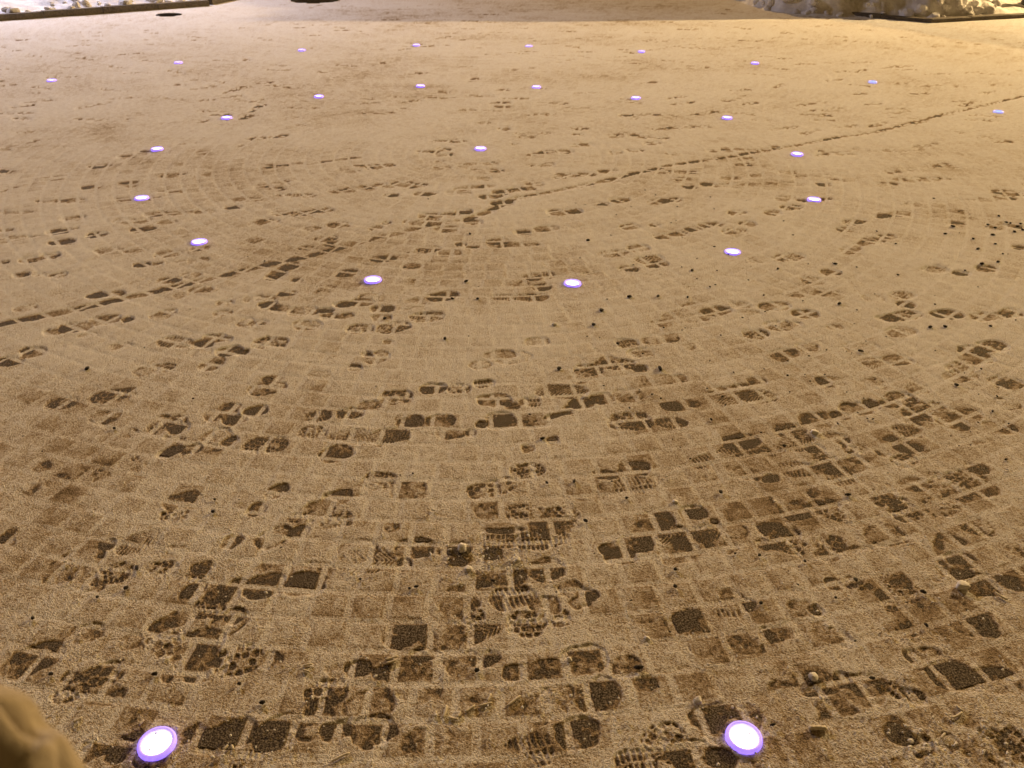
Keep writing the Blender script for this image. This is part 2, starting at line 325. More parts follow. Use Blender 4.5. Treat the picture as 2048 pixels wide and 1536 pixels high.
tile(680, 800, .3418, """0 90 110 70 B,120 40 220 30 L,200 240 380 190 H,40 210 190 230 h,340 140 480 130 s,520 130 660 120 s,580 200 720 190 s,750 195 780 190 d,820 160 845 135 d,870 140 1020 130 d,
1030 130 1210 125 f,1210 105 1350 75 dt,1330 45 1470 15 dt,1590 140 1810 130 L,1870 140 2000 130 B,1890 40 2020 30 d,880 30 960 15 s,980 40 1050 40 s,1070 15 1160 15 B,1640 0 1720 0 s,
770 550 1030 480 L,1030 440 1170 400 L,1370 560 1500 545 E,1490 540 1840 490 B,1500 440 1610 440 d,1640 410 1800 400 d,310 550 490 520 E,140 480 310 465 l,0 540 300 490 e,800 660 1000 650 s,
1000 670 1170 660 L,1210 690 1380 670 L,1120 740 1340 730 d,850 770 1080 765 dt,790 825 1330 800 B,340 880 540 860 s,340 980 410 960 d,10 890 200 880 E,10 960 300 940 h,630 890 750 860 d,
820 910 940 905 s,890 1040 1080 1030 d,1110 1010 1300 980 d,810 1060 880 1050 s,1430 830 1590 820 f,1530 880 1610 860 d,1640 850 1820 830 d,1550 920 1710 915 d,1760 715 1940 690 d,
1850 800 2030 790 H,1890 920 2048 890 d,1070 290 1110 285 s,1220 240 1260 235 s,270 745 330 740 s,580 890 640 870 s,2010 675 2048 665 d,660 945 740 940 d,1740 770 1900 740 d""")
tile(1348, 800, .3418, """0 40 70 30 d,100 40 140 20 d,0 150 50 130 d,90 390 500 280 B,500 320 800 215 H,300 250 490 235 d,600 190 750 170 L,760 150 890 130 l,930 90 1020 100 s,990 60 1130 50 d,
1130 30 1190 45 d,1220 30 1300 20 s,900 200 1010 250 d,790 290 860 280 d,820 330 930 340 L,1000 290 1110 280 L,1040 340 1130 360 d,1130 330 1190 340 s,1300 180 1440 190 B,1340 80 1530 100 L,
1540 170 1620 190 f,1560 110 1720 170 d,1600 90 1760 90 s,1640 240 1860 190 e,1830 160 2000 170 s,1240 220 1300 240 s,1290 270 1440 270 d,1195 310 1250 310 d,1290 370 1400 350 L,1380 320 1500 310 l,
620 410 820 410 B,900 460 1070 440 b,830 410 960 400 s,980 380 1110 390 s,140 480 270 475 s,330 430 500 420 s,530 460 600 465 d,640 560 780 530 E,750 500 830 560 d,640 660 800 640 s,800 620 870 610 d,
880 610 940 600 d,850 650 980 680 L,530 560 600 600 s,1090 540 1260 520 e,1150 590 1280 560 l,1260 620 1360 600 L,1300 680 1420 650 L,1450 640 1630 610 L,1330 490 1470 500 s,1500 440 1600 460 L,
1600 470 1800 450 L,1500 510 1640 520 l,1720 390 1840 420 d,1590 575 1720 555 d,1730 530 1870 510 s,1690 750 1850 740 L,1545 770 1570 1000 dt,1590 800 1700 850 s,1600 940 1740 930 d,
1640 1030 1740 1020 d,1940 850 2048 900 L,1150 810 1330 780 E,980 880 1140 870 dt,830 840 990 850 L,850 910 930 900 d,500 760 630 760 d,510 850 590 850 d,580 830 750 870 L,640 780 720 790 d,
430 830 500 830 s,60 670 190 655 d,100 800 250 770 H,240 715 270 760 dt,280 770 420 770 E,0 830 70 830 d,0 910 140 880 d,200 855 350 850 s,1900 1060 2000 1080 s,1730 1090 1900 1070 s,
1230 1090 1390 1060 L,1450 1080 1560 1080 l,1010 1070 1150 1085 l,900 1075 960 1080 s,1930 990 2040 1000 s,420 560 600 590 f,1020 600 1080 600 f""")
tile(0, 1136, .3418, """30 600 340 470 d,430 400 600 360 d,340 410 390 410 s,370 650 480 640 L,500 650 710 600 L,340 750 490 740 L,720 440 800 420 d,810 490 1060 420 L,1090 430 1300 420 s,
1030 560 1270 510 d,1280 570 1520 500 L,1540 560 1630 520 d,890 370 1000 310 d,1000 320 1120 240 d,1130 260 1300 230 L,1260 370 1430 270 E,1340 300 1410 260 d,970 630 1045 625 d,1080 645 1200 630 d,
850 820 1050 760 f,520 900 800 850 f,1200 1050 1480 920 d,1510 1030 1750 910 d,1760 980 1890 940 E,1900 970 2048 940 d,1020 1050 1190 950 d,650 1090 830 1000 d,500 1080 620 1050 s,1810 770 2010 700 L,
1940 620 2000 590 d,1800 850 2000 840 s,1370 1150 1560 1150 B,1440 140 1640 90 d,1220 170 1390 130 s,1680 100 1890 85 d,800 1100 950 1120 d,1000 800 1100 790 f,200 250 330 240 f,560 760 700 740 f,
1550 620 1700 600 f,1750 480 1900 460 f""")
tile(680, 1136, .3418, """600 135 800 120 dt,680 250 800 200 d,600 240 700 180 s,900 200 1110 150 B,1120 220 1260 215 d,1300 140 1400 100 B,1410 130 1480 180 d,1370 220 1440 190 E,290 440 470 330 d,
500 330 720 310 s,490 440 710 390 d,740 420 840 390 d,640 320 830 310 L,990 340 1190 320 L,1200 310 1330 290 L,830 380 930 340 h,440 530 540 500 d,580 540 690 500 d,690 530 780 530 s,810 560 920 520 d,
340 500 410 520 s,50 600 160 580 d,980 620 1050 620 d,1090 620 1290 600 s,1330 550 1550 520 d,1600 590 1740 570 s,1580 480 1740 470 f,1200 750 1350 740 s,1380 760 1620 720 s,1740 690 1830 670 s,
60 850 290 760 E,80 990 310 920 d,0 940 40 930 d,350 710 570 700 s,380 1080 640 1000 f,1280 990 1500 950 d,990 1110 1220 1040 B,1800 1060 2000 980 L,1640 1160 1830 1130 B,1900 1110 2040 1090 L,
1930 340 2048 320 d,1520 310 1880 300 ft,300 620 520 600 s,640 600 780 590 s,820 720 960 700 f,1080 850 1300 830 f,1400 880 1600 860 f,700 850 900 840 f,660 960 800 950 f,200 620 280 615 s""")
tile(1348, 1136, .3418, """0 330 170 300 d,230 240 390 230 B,300 165 400 180 d,410 250 450 200 d,80 440 310 420 b,330 440 550 420 d,530 400 650 380 d,650 360 740 350 s,690 650 900 650 E,720 690 910 670 d,
570 710 680 705 d,950 660 1010 655 d,1050 700 1230 690 d,1050 760 1200 750 s,120 900 480 860 d,190 990 330 960 d,430 900 510 880 d,0 1110 200 1090 d,220 1110 340 1110 d,1210 170 1290 165 d,
1290 90 1370 80 d,1330 150 1410 155 L,1240 220 1330 220 L,1370 220 1440 220 L,1390 550 1580 530 d,1500 620 1760 660 d,1780 660 1980 640 d,1240 960 1390 1000 d,1250 890 1380 910 d,1400 1080 1480 1020 d,
1340 740 1460 760 d,1270 700 1330 740 L,1620 240 1820 240 s,1640 330 1870 330 s,1740 120 1890 120 d,1890 80 2040 110 d,1640 50 1740 30 d,1560 1010 1640 1040 d,1820 1000 2048 1000 L,1850 1120 2048 1110 L,
870 850 1070 870 s,830 420 1000 400 s,1370 500 1500 510 e,690 240 830 240 s,820 260 850 240 d,540 930 640 990 s,780 330 880 325 f,1300 360 1420 350 s,1690 1060 1790 1090 s""")
TRACK = [[(0,650),(65,638),(155,620),(240,600),(320,582),(400,562),(470,547),(550,527),(600,517),(650,505),(750,477),(800,467),(850,452),(925,442),(975,425),(1024,400),(1094,387),(1189,367),(1259,350),(1304,340),(1344,331),
          (1454,315),(1524,302),(1604,290),(1684,274),(1744,267),(1804,252),(1874,232),(1924,222),(1974,210),(2060,190)]]
MARKS = []
for ox, oy, sc, txt in TILES:
    for ent in txt.replace("\n", "").split(","):
        w = ent.split()
        a, b, c, d = (float(q) for q in w[:4])
        MARKS.append((at(ox + a * sc, oy + b * sc), at(ox + c * sc, oy + d * sc), w[4][0], 't' in w[4]))
# more walkers, too far off or too faint to be read one by one
rr = random.Random(5)
for i in range(80):
    x0, y0 = rr.uniform(-7, 7), 3.2 + 10.5 * rr.random() ** .8
    hd = rr.gauss(0.12, 0.35) + (math.pi if rr.random() < .5 else 0)
    for s in range(rr.randint(3, 9)):
        cx = x0 + math.cos(hd) * 0.66 * s - math.sin(hd) * (0.07 if s % 2 else -0.07)
        cy = y0 + math.sin(hd) * 0.66 * s + math.cos(hd) * (0.07 if s % 2 else -0.07)
        h2 = hd + rr.gauss(0, 0.12); L = 0.14
        a = Vector((cx - math.cos(h2) * L, cy - math.sin(h2) * L, 0)); b = Vector((cx + math.cos(h2) * L, cy + math.sin(h2) * L, 0))
        MARKS.append((a, b, rr.choice('fffsslh') if cy > 4.5 else 'f', False))

# ------------------------------------------------------------------ snow: one sheet, fine near the camera and coarser away from it
dep = np.radians(np.concatenate([np.linspace(60, 5.6, 830), np.linspace(5.4, 1.6, 40), np.array([1.2, .8, .5])]))
rad = np.concatenate([np.linspace(0.05, 0.88, 24), CAM_H / np.tan(dep)])
fine = np.arange(-0.86, 0.8601, 0.00137)
coarse = np.linspace(0.875, 2 * math.pi - 0.875, 120)
ang = np.concatenate([fine, coarse])
NRAD, NANG = len(rad), len(ang)
R, A = np.meshgrid(rad, ang, indexing='ij')
X, Y = R * np.sin(A), R * np.cos(A)
S, D, HS, SID = stone(X, Y)
far = sm(2.2, 6.0, R)
thick = 0.0068 + 0.0026 * far + 0.0024 * noise(X, Y, 1.3) + 0.0018 * noise(X, Y, 5, 1) + 0.0012 * noise(X, Y, 24, 2) + 0.0006 * noise(X, Y, 95, 3) * (R < 6)
thick += (0.0022 * noise(X * 0.5, Y * 1.3, 1.0, 7) + 0.0022 * np.minimum(0, noise(X * 1.6, Y * 2.0, 2.0, 14) + 0.1) + 0.0020 * np.minimum(0, noise(X * 2.4, Y * 2.4, 2.4, 15) + 0.2)) * far
thick *= 1 - sm(3.4, 1.3, R) * (0.44 + 0.26 * noise(X, Y, 2.6, 4))
thick += 0.0012 * noise(X, Y, 55, 9) * sm(5, 2, R)
Z = 0.40 * HS - 0.0010 * (1 - sm(-0.004, 0.014, D)) * (0.75 + 0.5 * noise(X, Y, 2.3, 8)) + np.maximum(thick, 0.0018) * K
SPOT = np.maximum(0.003, R * 0.0013)
fa = ang[:len(fine)]
def window(cx, cy, ext):
    r = math.hypot(cx, cy); a = math.atan2(cx, cy)
    i0, i1 = np.searchsorted(rad, max(0.05, r - ext)), np.searchsorted(rad, r + ext)
    da = ext / max(r - ext, 0.3)
    j0, j1 = np.searchsorted(fa, a - da), np.searchsorted(fa, a + da)
    return slice(i0, i1), slice(j0, j1)
LEVEL = dict(f=0.0034, s=0.0010, d=-0.0008, l=0.0004, L=-0.0014, b=0.0006, B=-0.0010, e=0.0034, E=0.0010, h=0.0008, H=-0.0012)
def press(p, q, kind, thin, sid):
    cx, cy = (p.x + q.x) / 2, (p.y + q.y) / 2
    ln = (q - p).length
    r = math.hypot(cx, cy)
    if r < 0.6 or r > 17: return
    ux, uy = (q - p).normalized()[:2]
    if ln > 0.36: ln = 0.36
    hw = 0.013 if thin else 0.047
    wi, wj = window(cx, cy, ln / 2 + 0.06)
    x, y = X[wi, wj], Y[wi, wj]
    if x.size == 0: return
    u = (x - cx) * ux + (y - cy) * uy; v = -(x - cx) * uy + (y - cy) * ux
    wob = 0.0055 * noise(x, y, 22, sid % 17) + 0.0035 * noise(x, y, 75, sid % 19)
    wu, wv = 0.004 * noise(x, y, 30, sid % 7), 0.004 * noise(x, y, 30, sid % 5 + 40)
    if thin or ln < 0.175:                                       # part of a sole, or a streak
        w = hw if thin else min(max(0.48 * ln, 0.024), 0.040 + 0.010 * hash01(sid, 3, 1))
        L = ln / 2 + 0.010
        q_ = ((np.abs(u) / L) ** 3.0 + (np.abs(v) / w) ** 2.4) ** (1 / 2.6)
        dist = (q_ - 1) * min(w, L)
    else:                                                        # a whole sole: heel, waist, ball, toe
        s = np.clip(u / ln + 0.5, -0.2, 1.2)
        wd = np.interp(s, [-.2, 0, .06, .14, .28, .42, .58, .72, .86, .95, 1.0, 1.2], [0, .008, .026, .033, .031, .027, .040, .047, .042, .027, .010, 0])
        side = 1 if sid % 2 else -1
        dist = np.abs(v - side * 0.008 * np.sin(s * 3.1)) - wd
        dist = np.maximum(dist, np.abs(u) - ln / 2)
    dist = dist + wob
    sp = SPOT[wi, wj]
    ew = np.maximum(0.0042, sp * 0.7)
    m = 1 - sm(-ew, ew * 0.6, dist)
    ph = sid * 1.7
    u, v = u + wu, v + wv
    k = kind.lower()
    if k == 'l':                                                 # blocks
        c = 0.014 + 0.004 * (sid % 3); ra = (hash01(sid, 5, 2) - 0.5) * 1.4
        pu, pv = (u * math.cos(ra) - v * math.sin(ra)) / c + ph, (u * math.sin(ra) + v * math.cos(ra)) / (c * 1.15) + 0.3
        pu = pu + 0.5 * (np.floor(pv) % 2)
        hc = hash01(np.floor(pu).astype(np.int64) + 200, np.floor(pv).astype(np.int64) + 200, sid % 50)
        lu, lv = pu % 1 - 0.5 + 0.25 * (hc - 0.5), pv % 1 - 0.5
        tread = (1 - sm(0.27 + 0.16 * hc, 0.40 + 0.16 * hc, np.hypot(lu, lv) * 0.6 + 0.4 * np.maximum(np.abs(lu), np.abs(lv)))) * (hc > 0.22)
    elif k == 'b':
        tread = sm(0.28, 0.5, np.abs(((u / 0.0135 + ph) % 1) - 0.5) * 2)
        tread = np.where(np.abs(v) < 0.004, 0.15, tread) * sm(-0.55, -0.2, noise(x, y, 20, sid % 29))
    elif k == 'h':
        tread = sm(0.3, 0.55, np.abs((((u + np.abs(v) * 0.9) / 0.0135 + ph) % 1) - 0.5) * 2)
    elif k == 'e':
        tread = sm(-0.013, -0.007, dist)
    else:
        tread = np.ones_like(u)
    lo = LEVEL[kind]; hi = {'e': 0.0050, 'E': 0.0034}.get(kind, max(lo + 0.0036, 0.0030))
    patch = noise(x, y, 15, sid % 23) * 0.0026 + noise(x, y, 70, sid % 13) * 0.0020 + noise(x, y, 150, sid % 31) * 0.0016 * (r < 4.5) + (0.0009 if not thin else 0.0006)
    if k in 'lbh': patch = patch * 0.8
    if r > 5: lo += 0.0010 * min(1, (r - 5) / 4); hi -= 0.0006
    P = K * (hi + (lo - hi) * tread + patch) + 0.16 * HS[wi, wj]
    z = Z[wi, wj]
    z2 = z * (1 - m) + np.minimum(z, P) * m
    if kind not in 'f':
        rim = np.exp(-((dist - 0.005) / 0.0045) ** 2) * (dist > 0) * 0.0008 * K * (0.45 + 0.9 * noise(x, y, 24, sid % 11))
        z2 = z2 + np.maximum(rim, 0) * (1 if r < 5 else 0.5)
    Z[wi, wj] = z2
order = sorted(range(len(MARKS)), key=lambda i: {'f': 0, 's': 1}.get(MARKS[i][2], 2))
for i in order:
    press(*MARKS[i], i + 1)
# wheel track: a ribbon with small blocks, worn through here and there
for line in TRACK:
    pts = [at(*p) for p in line]
    acc = 0.0
    for a, b in zip(pts, pts[1:]):
        seg = (b - a).length; n = max(1, int(seg / 0.25))
        for q in range(n):
            p0, p1 = a.lerp(b, q / n), a.lerp(b, (q + 1) / n)
            cx, cy = (p0.x + p1.x) / 2, (p0.y + p1.y) / 2
            L = (p1 - p0).length; ux, uy = (p1 - p0).normalized()[:2]
            wi, wj = window(cx, cy, L / 2 + 0.05)
            x, y = X[wi, wj], Y[wi, wj]
            if x.size == 0: continue
            u = (x - cx) * ux + (y - cy) * uy; v = -(x - cx) * uy + (y - cy) * ux
            sp = SPOT[wi, wj]
            m = (1 - sm(0.025 - sp * .5, 0.025 + sp * .5, np.abs(v + 0.004 * noise(x, y, 9)))) * (np.abs(u) < L / 2 + 0.004)
            tread = sm(0.25, 0.5, np.abs(((u + acc) / 0.022 + np.sign(v) * .25) % 1 - .5) * 2)
            P = K * (0.0018 - 0.0012 * tread + 0.0022 * noise(x, y, 4, 5) + 0.0014 * noise(x, y, 30, 6))
            Z[wi, wj] = Z[wi, wj] * (1 - m) + np.minimum(Z[wi, wj], P) * m
            acc += L
# the snow stops round the lights and on the two iron covers
LIGHT_R = 0.0405
for p in LIGHT_POS:
    wi, wj = window(p.x, p.y, 0.2)
    d = np.hypot(X[wi, wj] - p.x, Y[wi, wj] - p.y)
    Z[wi, wj] = np.where(d < LIGHT_R, np.minimum(Z[wi, wj], 0.0015), Z[wi, wj] + 0.003 * np.exp(-((d - LIGHT_R - 0.006) / 0.006) ** 2) * (0.6 + 0.6 * noise(X[wi, wj], Y[wi, wj], 30)))
for p, rd in MANHOLES:
    wi, wj = window(p.x, p.y, rd + 0.4)
    d = np.hypot(X[wi, wj] - p.x, Y[wi, wj] - p.y) + 0.03 * noise(X[wi, wj], Y[wi, wj], 6)
    Z[wi, wj] = np.where(d < rd, -0.004, Z[wi, wj])
T = Z - S
bare = (T < 0.00012) & (R < 8.0)
nearmask = R < 8.0
Zout = np.where(T < 0.00012, np.where(nearmask, S - 0.0007, np.maximum(Z, S + 0.0006)), Z)
depth = np.clip(np.minimum(T * 1000 / K, np.maximum(thick, 0.0018) * 1250 + 0.6), 0, 30)
# which setts show most bare stone
infr = np.zeros_like(bare); infr[:, :len(fine)] = True
ids, cnt = np.unique(SID[bare & infr & (R > 1.2)], return_counts=True)
TOP_SETTS = set(ids[np.argsort(-cnt)][:300].tolist())

nv = NRAD * NANG
co = np.stack([X, Y, Zout], -1).reshape(-1, 3).astype(np.float32)
ii, jj = np.meshgrid(np.arange(NRAD - 1), np.arange(NANG), indexing='ij')
j2 = (jj + 1) % NANG
quads = np.stack([ii * NANG + jj, (ii + 1) * NANG + jj, (ii + 1) * NANG + j2, ii * NANG + j2], -1).reshape(-1, 4).astype(np.int32)
me = bpy.data.meshes.new("snow_cover")
me.vertices.add(nv); me.vertices.foreach_set("co", co.ravel())
me.loops.add(quads.size); me.loops.foreach_set("vertex_index", quads.ravel())
me.polygons.add(len(quads)); me.polygons.foreach_set("loop_start", np.arange(0, quads.size, 4, dtype=np.int32))
me.polygons.foreach_set("loop_total", np.full(len(quads), 4, dtype=np.int32))
me.update(calc_edges=True)
at_ = me.attributes.new("depth_mm", 'FLOAT', 'POINT'); at_.data.foreach_set("value", depth.ravel().astype(np.float32))
me.shade_smooth(); me.materials.append(SNOW)
snow = link(bpy.data.objects.new("snow_cover", me))
tag(snow, "thin trodden snow full of shoe prints over the paved square", "snow", kind="stuff")

# ------------------------------------------------------------------ paving
g = 300
ground = meshobj("paved_ground", [(-g, -g, -0.0165), (g, -g, -0.0165), (g, g, -0.0165), (-g, g, -0.0165)], [(0, 1, 2, 3)], JOINT)
tag(ground, "dark paved square beneath the snow", kind="structure")
SW, SV = WIDTH / 2 - GAP - 0.0015, PITCH / 2 - GAP - 0.0015
def sett_geo(hw, hv):
    c = CHAM
    v = []
    for a, b, z in ((hw, hv, -0.016), (hw, hv, -CHD), (hw - c, hv - c, 0)):
        v += [(-a, -b, z), (a, -b, z), (a, b, z), (-a, b, z)]
    f = [(8, 9, 10, 11)]
    for k in (0, 4):
        for i in range(4):
            j = (i + 1) % 4; f.append((k + i, k + j, k + 4 + j, k + 4 + i))
    return v, f
sv, sf = sett_geo(SW, SV)
sett_mesh = pymesh("sett", sv, sf, SETT)
lv = np.array([(p.x, p.y) for p in LIGHT_POS])
stuff_v, stuff_f = [], []
sfa = np.array(sf)
rmax = 9.0
for ring in range(NR):
    rm = (ring + 0.5) * PITCH
    if rm > 8.5: break
    n = int(ring_n[ring])
    idx = np.arange(n); th = (idx + 0.5) / n * 2 * np.pi - ring_off[ring]
    px, py = CX + rm * np.cos(th), CY + rm * np.sin(th)
    rc = np.hypot(px, py); ac = np.arctan2(px, py)
    keep = (rc < rmax) & (rc > 0.9) & (np.abs(ac) < 0.95)
    for i in idx[keep]:
        if np.min(np.hypot(lv[:, 0] - px[i], lv[:, 1] - py[i])) < 0.03: continue
        hw, hv, h, tu, tv = (float(q) for q in sett_par(np.int64(ring), np.int64(i), n, rm))
        # local axes: u along the ring (increasing angle), v outwards
        e_u = Vector((-math.sin(th[i]), math.cos(th[i]), tu)); e_v = Vector((math.cos(th[i]), math.sin(th[i]), tv))
        base = Vector((px[i], py[i], h))
        if ring * 4096 + int(i) in TOP_SETTS:
            o = link(bpy.data.objects.new("sett", sett_mesh), ground)
            a, b = e_u * (hw / SW), e_v * (hv / SV)
            o.matrix_world = Matrix(((a.x, b.x, 0, base.x), (a.y, b.y, 0, base.y), (a.z, b.z, 1, base.z), (0, 0, 0, 1)))
        else:
            vv, _ = sett_geo(hw, hv)
            k0 = len(stuff_v)
            stuff_v += [tuple(base + e_u * a + e_v * b + Vector((0, 0, c))) for a, b, c in vv]
            stuff_f += (sfa + k0).tolist()
so = meshobj("setts", stuff_v, stuff_f, SETT, ground)
so["kind"] = "stuff"

# ------------------------------------------------------------------ lights sunk into the square
def ground_light_meshes(lens, collar):
    v, f = lathe([(0.0002, 0.0042), (0.016, 0.0040), (0.0265, 0.0032), (0.0300, 0.0026)])
    ml = pymesh("lens", v, f, lens, True)
    v, f = lathe([(0.0295, 0.001), (0.0312, 0.0105), (0.0345, 0.0125), (0.0385, 0.0110), (0.0402, 0.0060), (0.0402, -0.012)])
    mc = pymesh("collar", v, f, collar, True)
    v, f = lathe([(0.0400, -0.0050), (0.0400, -0.0035), (0.0450, -0.0035), (0.0460, -0.0050), (0.0460, -0.014)])
    mh = pymesh("housing", v, f, IRON, True)
    return ml, mc, mh
GL_W, GL_C = ground_light_meshes(LENS_W, COLLAR_V), ground_light_meshes(LENS_C, COLLAR_C)
LBL = {(961,300): "violet-white ground light alone in the middle of the inner ring",
 (454,238): "violet-white inner-ring ground light with dark trodden prints just left of it, far left side",
 (638,195): "violet-white inner-ring ground light, third from left in the ring's far arc",
 (841,174): "violet-white inner-ring ground light at the far side, left one of the farthest two",
 (1073,176): "violet-white inner-ring ground light at the far side, right one of the farthest two",
 (1272,198): "violet-white inner-ring ground light with a dark print touching its left side, far right arc",
 (1454,238): "violet-white inner-ring ground light just above the long wheel track on the right",
 (1594,311): "violet-white inner-ring ground light right beside the wheel track's lower side on the right",
 (1628,401): "violet-white ground light at the inner ring's right end, dark print under it",
 (1465,506): "violet-white inner-ring ground light, right of the nearest pair in that ring",
 (1145,569): "violet-white inner-ring ground light, right one of the ring's nearest two",
 (746,562): "violet-white inner-ring ground light, left one of the ring's nearest two",
 (399,486): "violet-white inner-ring ground light just above the wheel track on the left",
 (284,398): "violet-white ground light at the inner ring's left end, thin streak below it",
 (315,301): "violet-white inner-ring ground light right of a single black print on the left",
 (104,163): "violet-white outer-ring ground light nearest the left edge of the picture",
 (357,127): "violet-white outer-ring ground light, second from the left edge",
 (604,102): "violet-white outer-ring ground light, third from the left edge, below the round iron cover",
 (833,92): "violet-white outer-ring ground light with a line of dark prints through it, farthest left-centre",
 (1058,94): "violet-white outer-ring ground light, farthest one right of centre",
 (1283,105): "violet-white outer-ring ground light below the deep shadow beside the snow bank",
 (1510,128): "small faint violet outer-ring ground light below the left end of the snow bank",
 (1745,166): "cyan-blue outer-ring ground light, farther of the two blue ones",
 (1996,226): "cyan-blue outer-ring ground light by the right edge, nearer of the two blue ones",
 (315,1490): "large bright white ground light in the lower left foreground beside the beige sleeve",
 (1487,1478): "large bright white ground light in the lower right foreground"}
for px, p in zip(LIGHT_PX, LIGHT_POS):
    blue = px in ((1745, 166), (1996, 226))
    e = empty("ground_light", (p.x, p.y, 0.0055 if p.y > 5 else 0.0))      # far ones stand level with thicker snow
    tag(e, LBL[px], "ground light", "round lights sunk into the square")
    for nm, m in zip(("lens", "collar", "housing"), GL_C if blue else GL_W):
        o = link(bpy.data.objects.new(nm, m), e)
        o.rotation_euler.z = random.uniform(0, 6)

# ------------------------------------------------------------------ iron covers
for (p, rd), lab in zip(MANHOLES, ("dark round iron cover bare of snow, cut by the top edge of the picture", "small dark iron cover in front of the left kerb")):
    e = empty("manhole_cover", p); tag(e, lab, "manhole cover", "iron covers in the paving")
    v, f = lathe([(rd * 0.86, 0.002), (rd * 0.86, 0.006), (rd, 0.006), (rd, -0.012)], 48); meshobj("frame", v, f, IRON, e)
    v, f = lathe([(0.001, 0.004), (rd * 0.85, 0.004), (rd * 0.85, -0.010)], 48); lid = meshobj("lid", v, f, IRON, e)
    bm = bmesh.new()
    for i in range(-5, 6):
        for j in range(-5, 6):
            x, y = i * rd / 6.5, j * rd / 6.5
            if math.hypot(x, y) < rd * 0.76:
                bmesh.ops.create_cube(bm, size=1, matrix=Matrix.Translation((x, y, 0.006)) @ Matrix.Diagonal((rd * 0.09, rd * 0.09, 0.006, 1)))
    s = bmobj("studs", bm, IRON, lid, False); s["kind"] = "stuff"

# ------------------------------------------------------------------ kerbs
def kerb(pts, label, h=0.085, w=0.12, stone_len=0.8):
    e = empty("kerb", pts[0]); tag(e, label, "kerb")
    inv = Vector(pts[0])
    for a, b in zip(pts, pts[1:]):
        a, b = Vector(a), Vector(b); L = (b - a).length; n = max(1, round(L / stone_len)); d = (b - a) / L
        nrm = Vector((-d.y, d.x, 0))
        if nrm.y < 0: nrm = -nrm
        for i in range(n):
            s0, s1 = L * i / n + 0.004, L * (i + 1) / n - 0.004
            hh = h + random.uniform(-0.006, 0.006); c = 0.008; off = random.uniform(-0.004, 0.004)
            vs = []
            for s in (s0, s1):
                for q, z in ((0, -0.016), (0, hh - c), (c, hh), (w - c, hh), (w, hh - c), (w, -0.016)):
                    pnt = a + d * s + nrm * (q + off); vs.append((pnt.x - inv.x, pnt.y - inv.y, z))
            fs = [(i_, (i_ + 1) % 6, 6 + (i_ + 1) % 6, 6 + i_) for i_ in range(6)] + [tuple(range(5, -1, -1)), tuple(range(6, 12))]
            meshobj("kerb_stone", vs, fs, KERB, e)
    return e
KL0, KL1 = at(0, 43), at(420, 13)
dl = (KL1 - KL0).normalized()
KLm = KL0 - dl * 4.0
KLc = KL1 + Vector((0.55, 2.6, 0))
kerb([KLm, KL1], "dark kerb edging the snowy bed in the upper left corner")
kerb([KL1 + Vector((0.004, 0.13, 0)), KLc], "short lit kerb running back from the corner of the left bed")
KR0, KR1, KR2 = at(1690, 32), at(1862, 47), at(2048, 37)
dr = (KR2 - KR1).normalized()
KR3 = KR2 + dr * 5
kerb([KR0 - (KR1 - KR0).normalized() * 0.9, KR1], "low kerb left of the corner under the right snow bank", h=0.06)
kerb([KR1, KR3], "low kerb right of the corner, running to the picture's right edge", h=0.06)

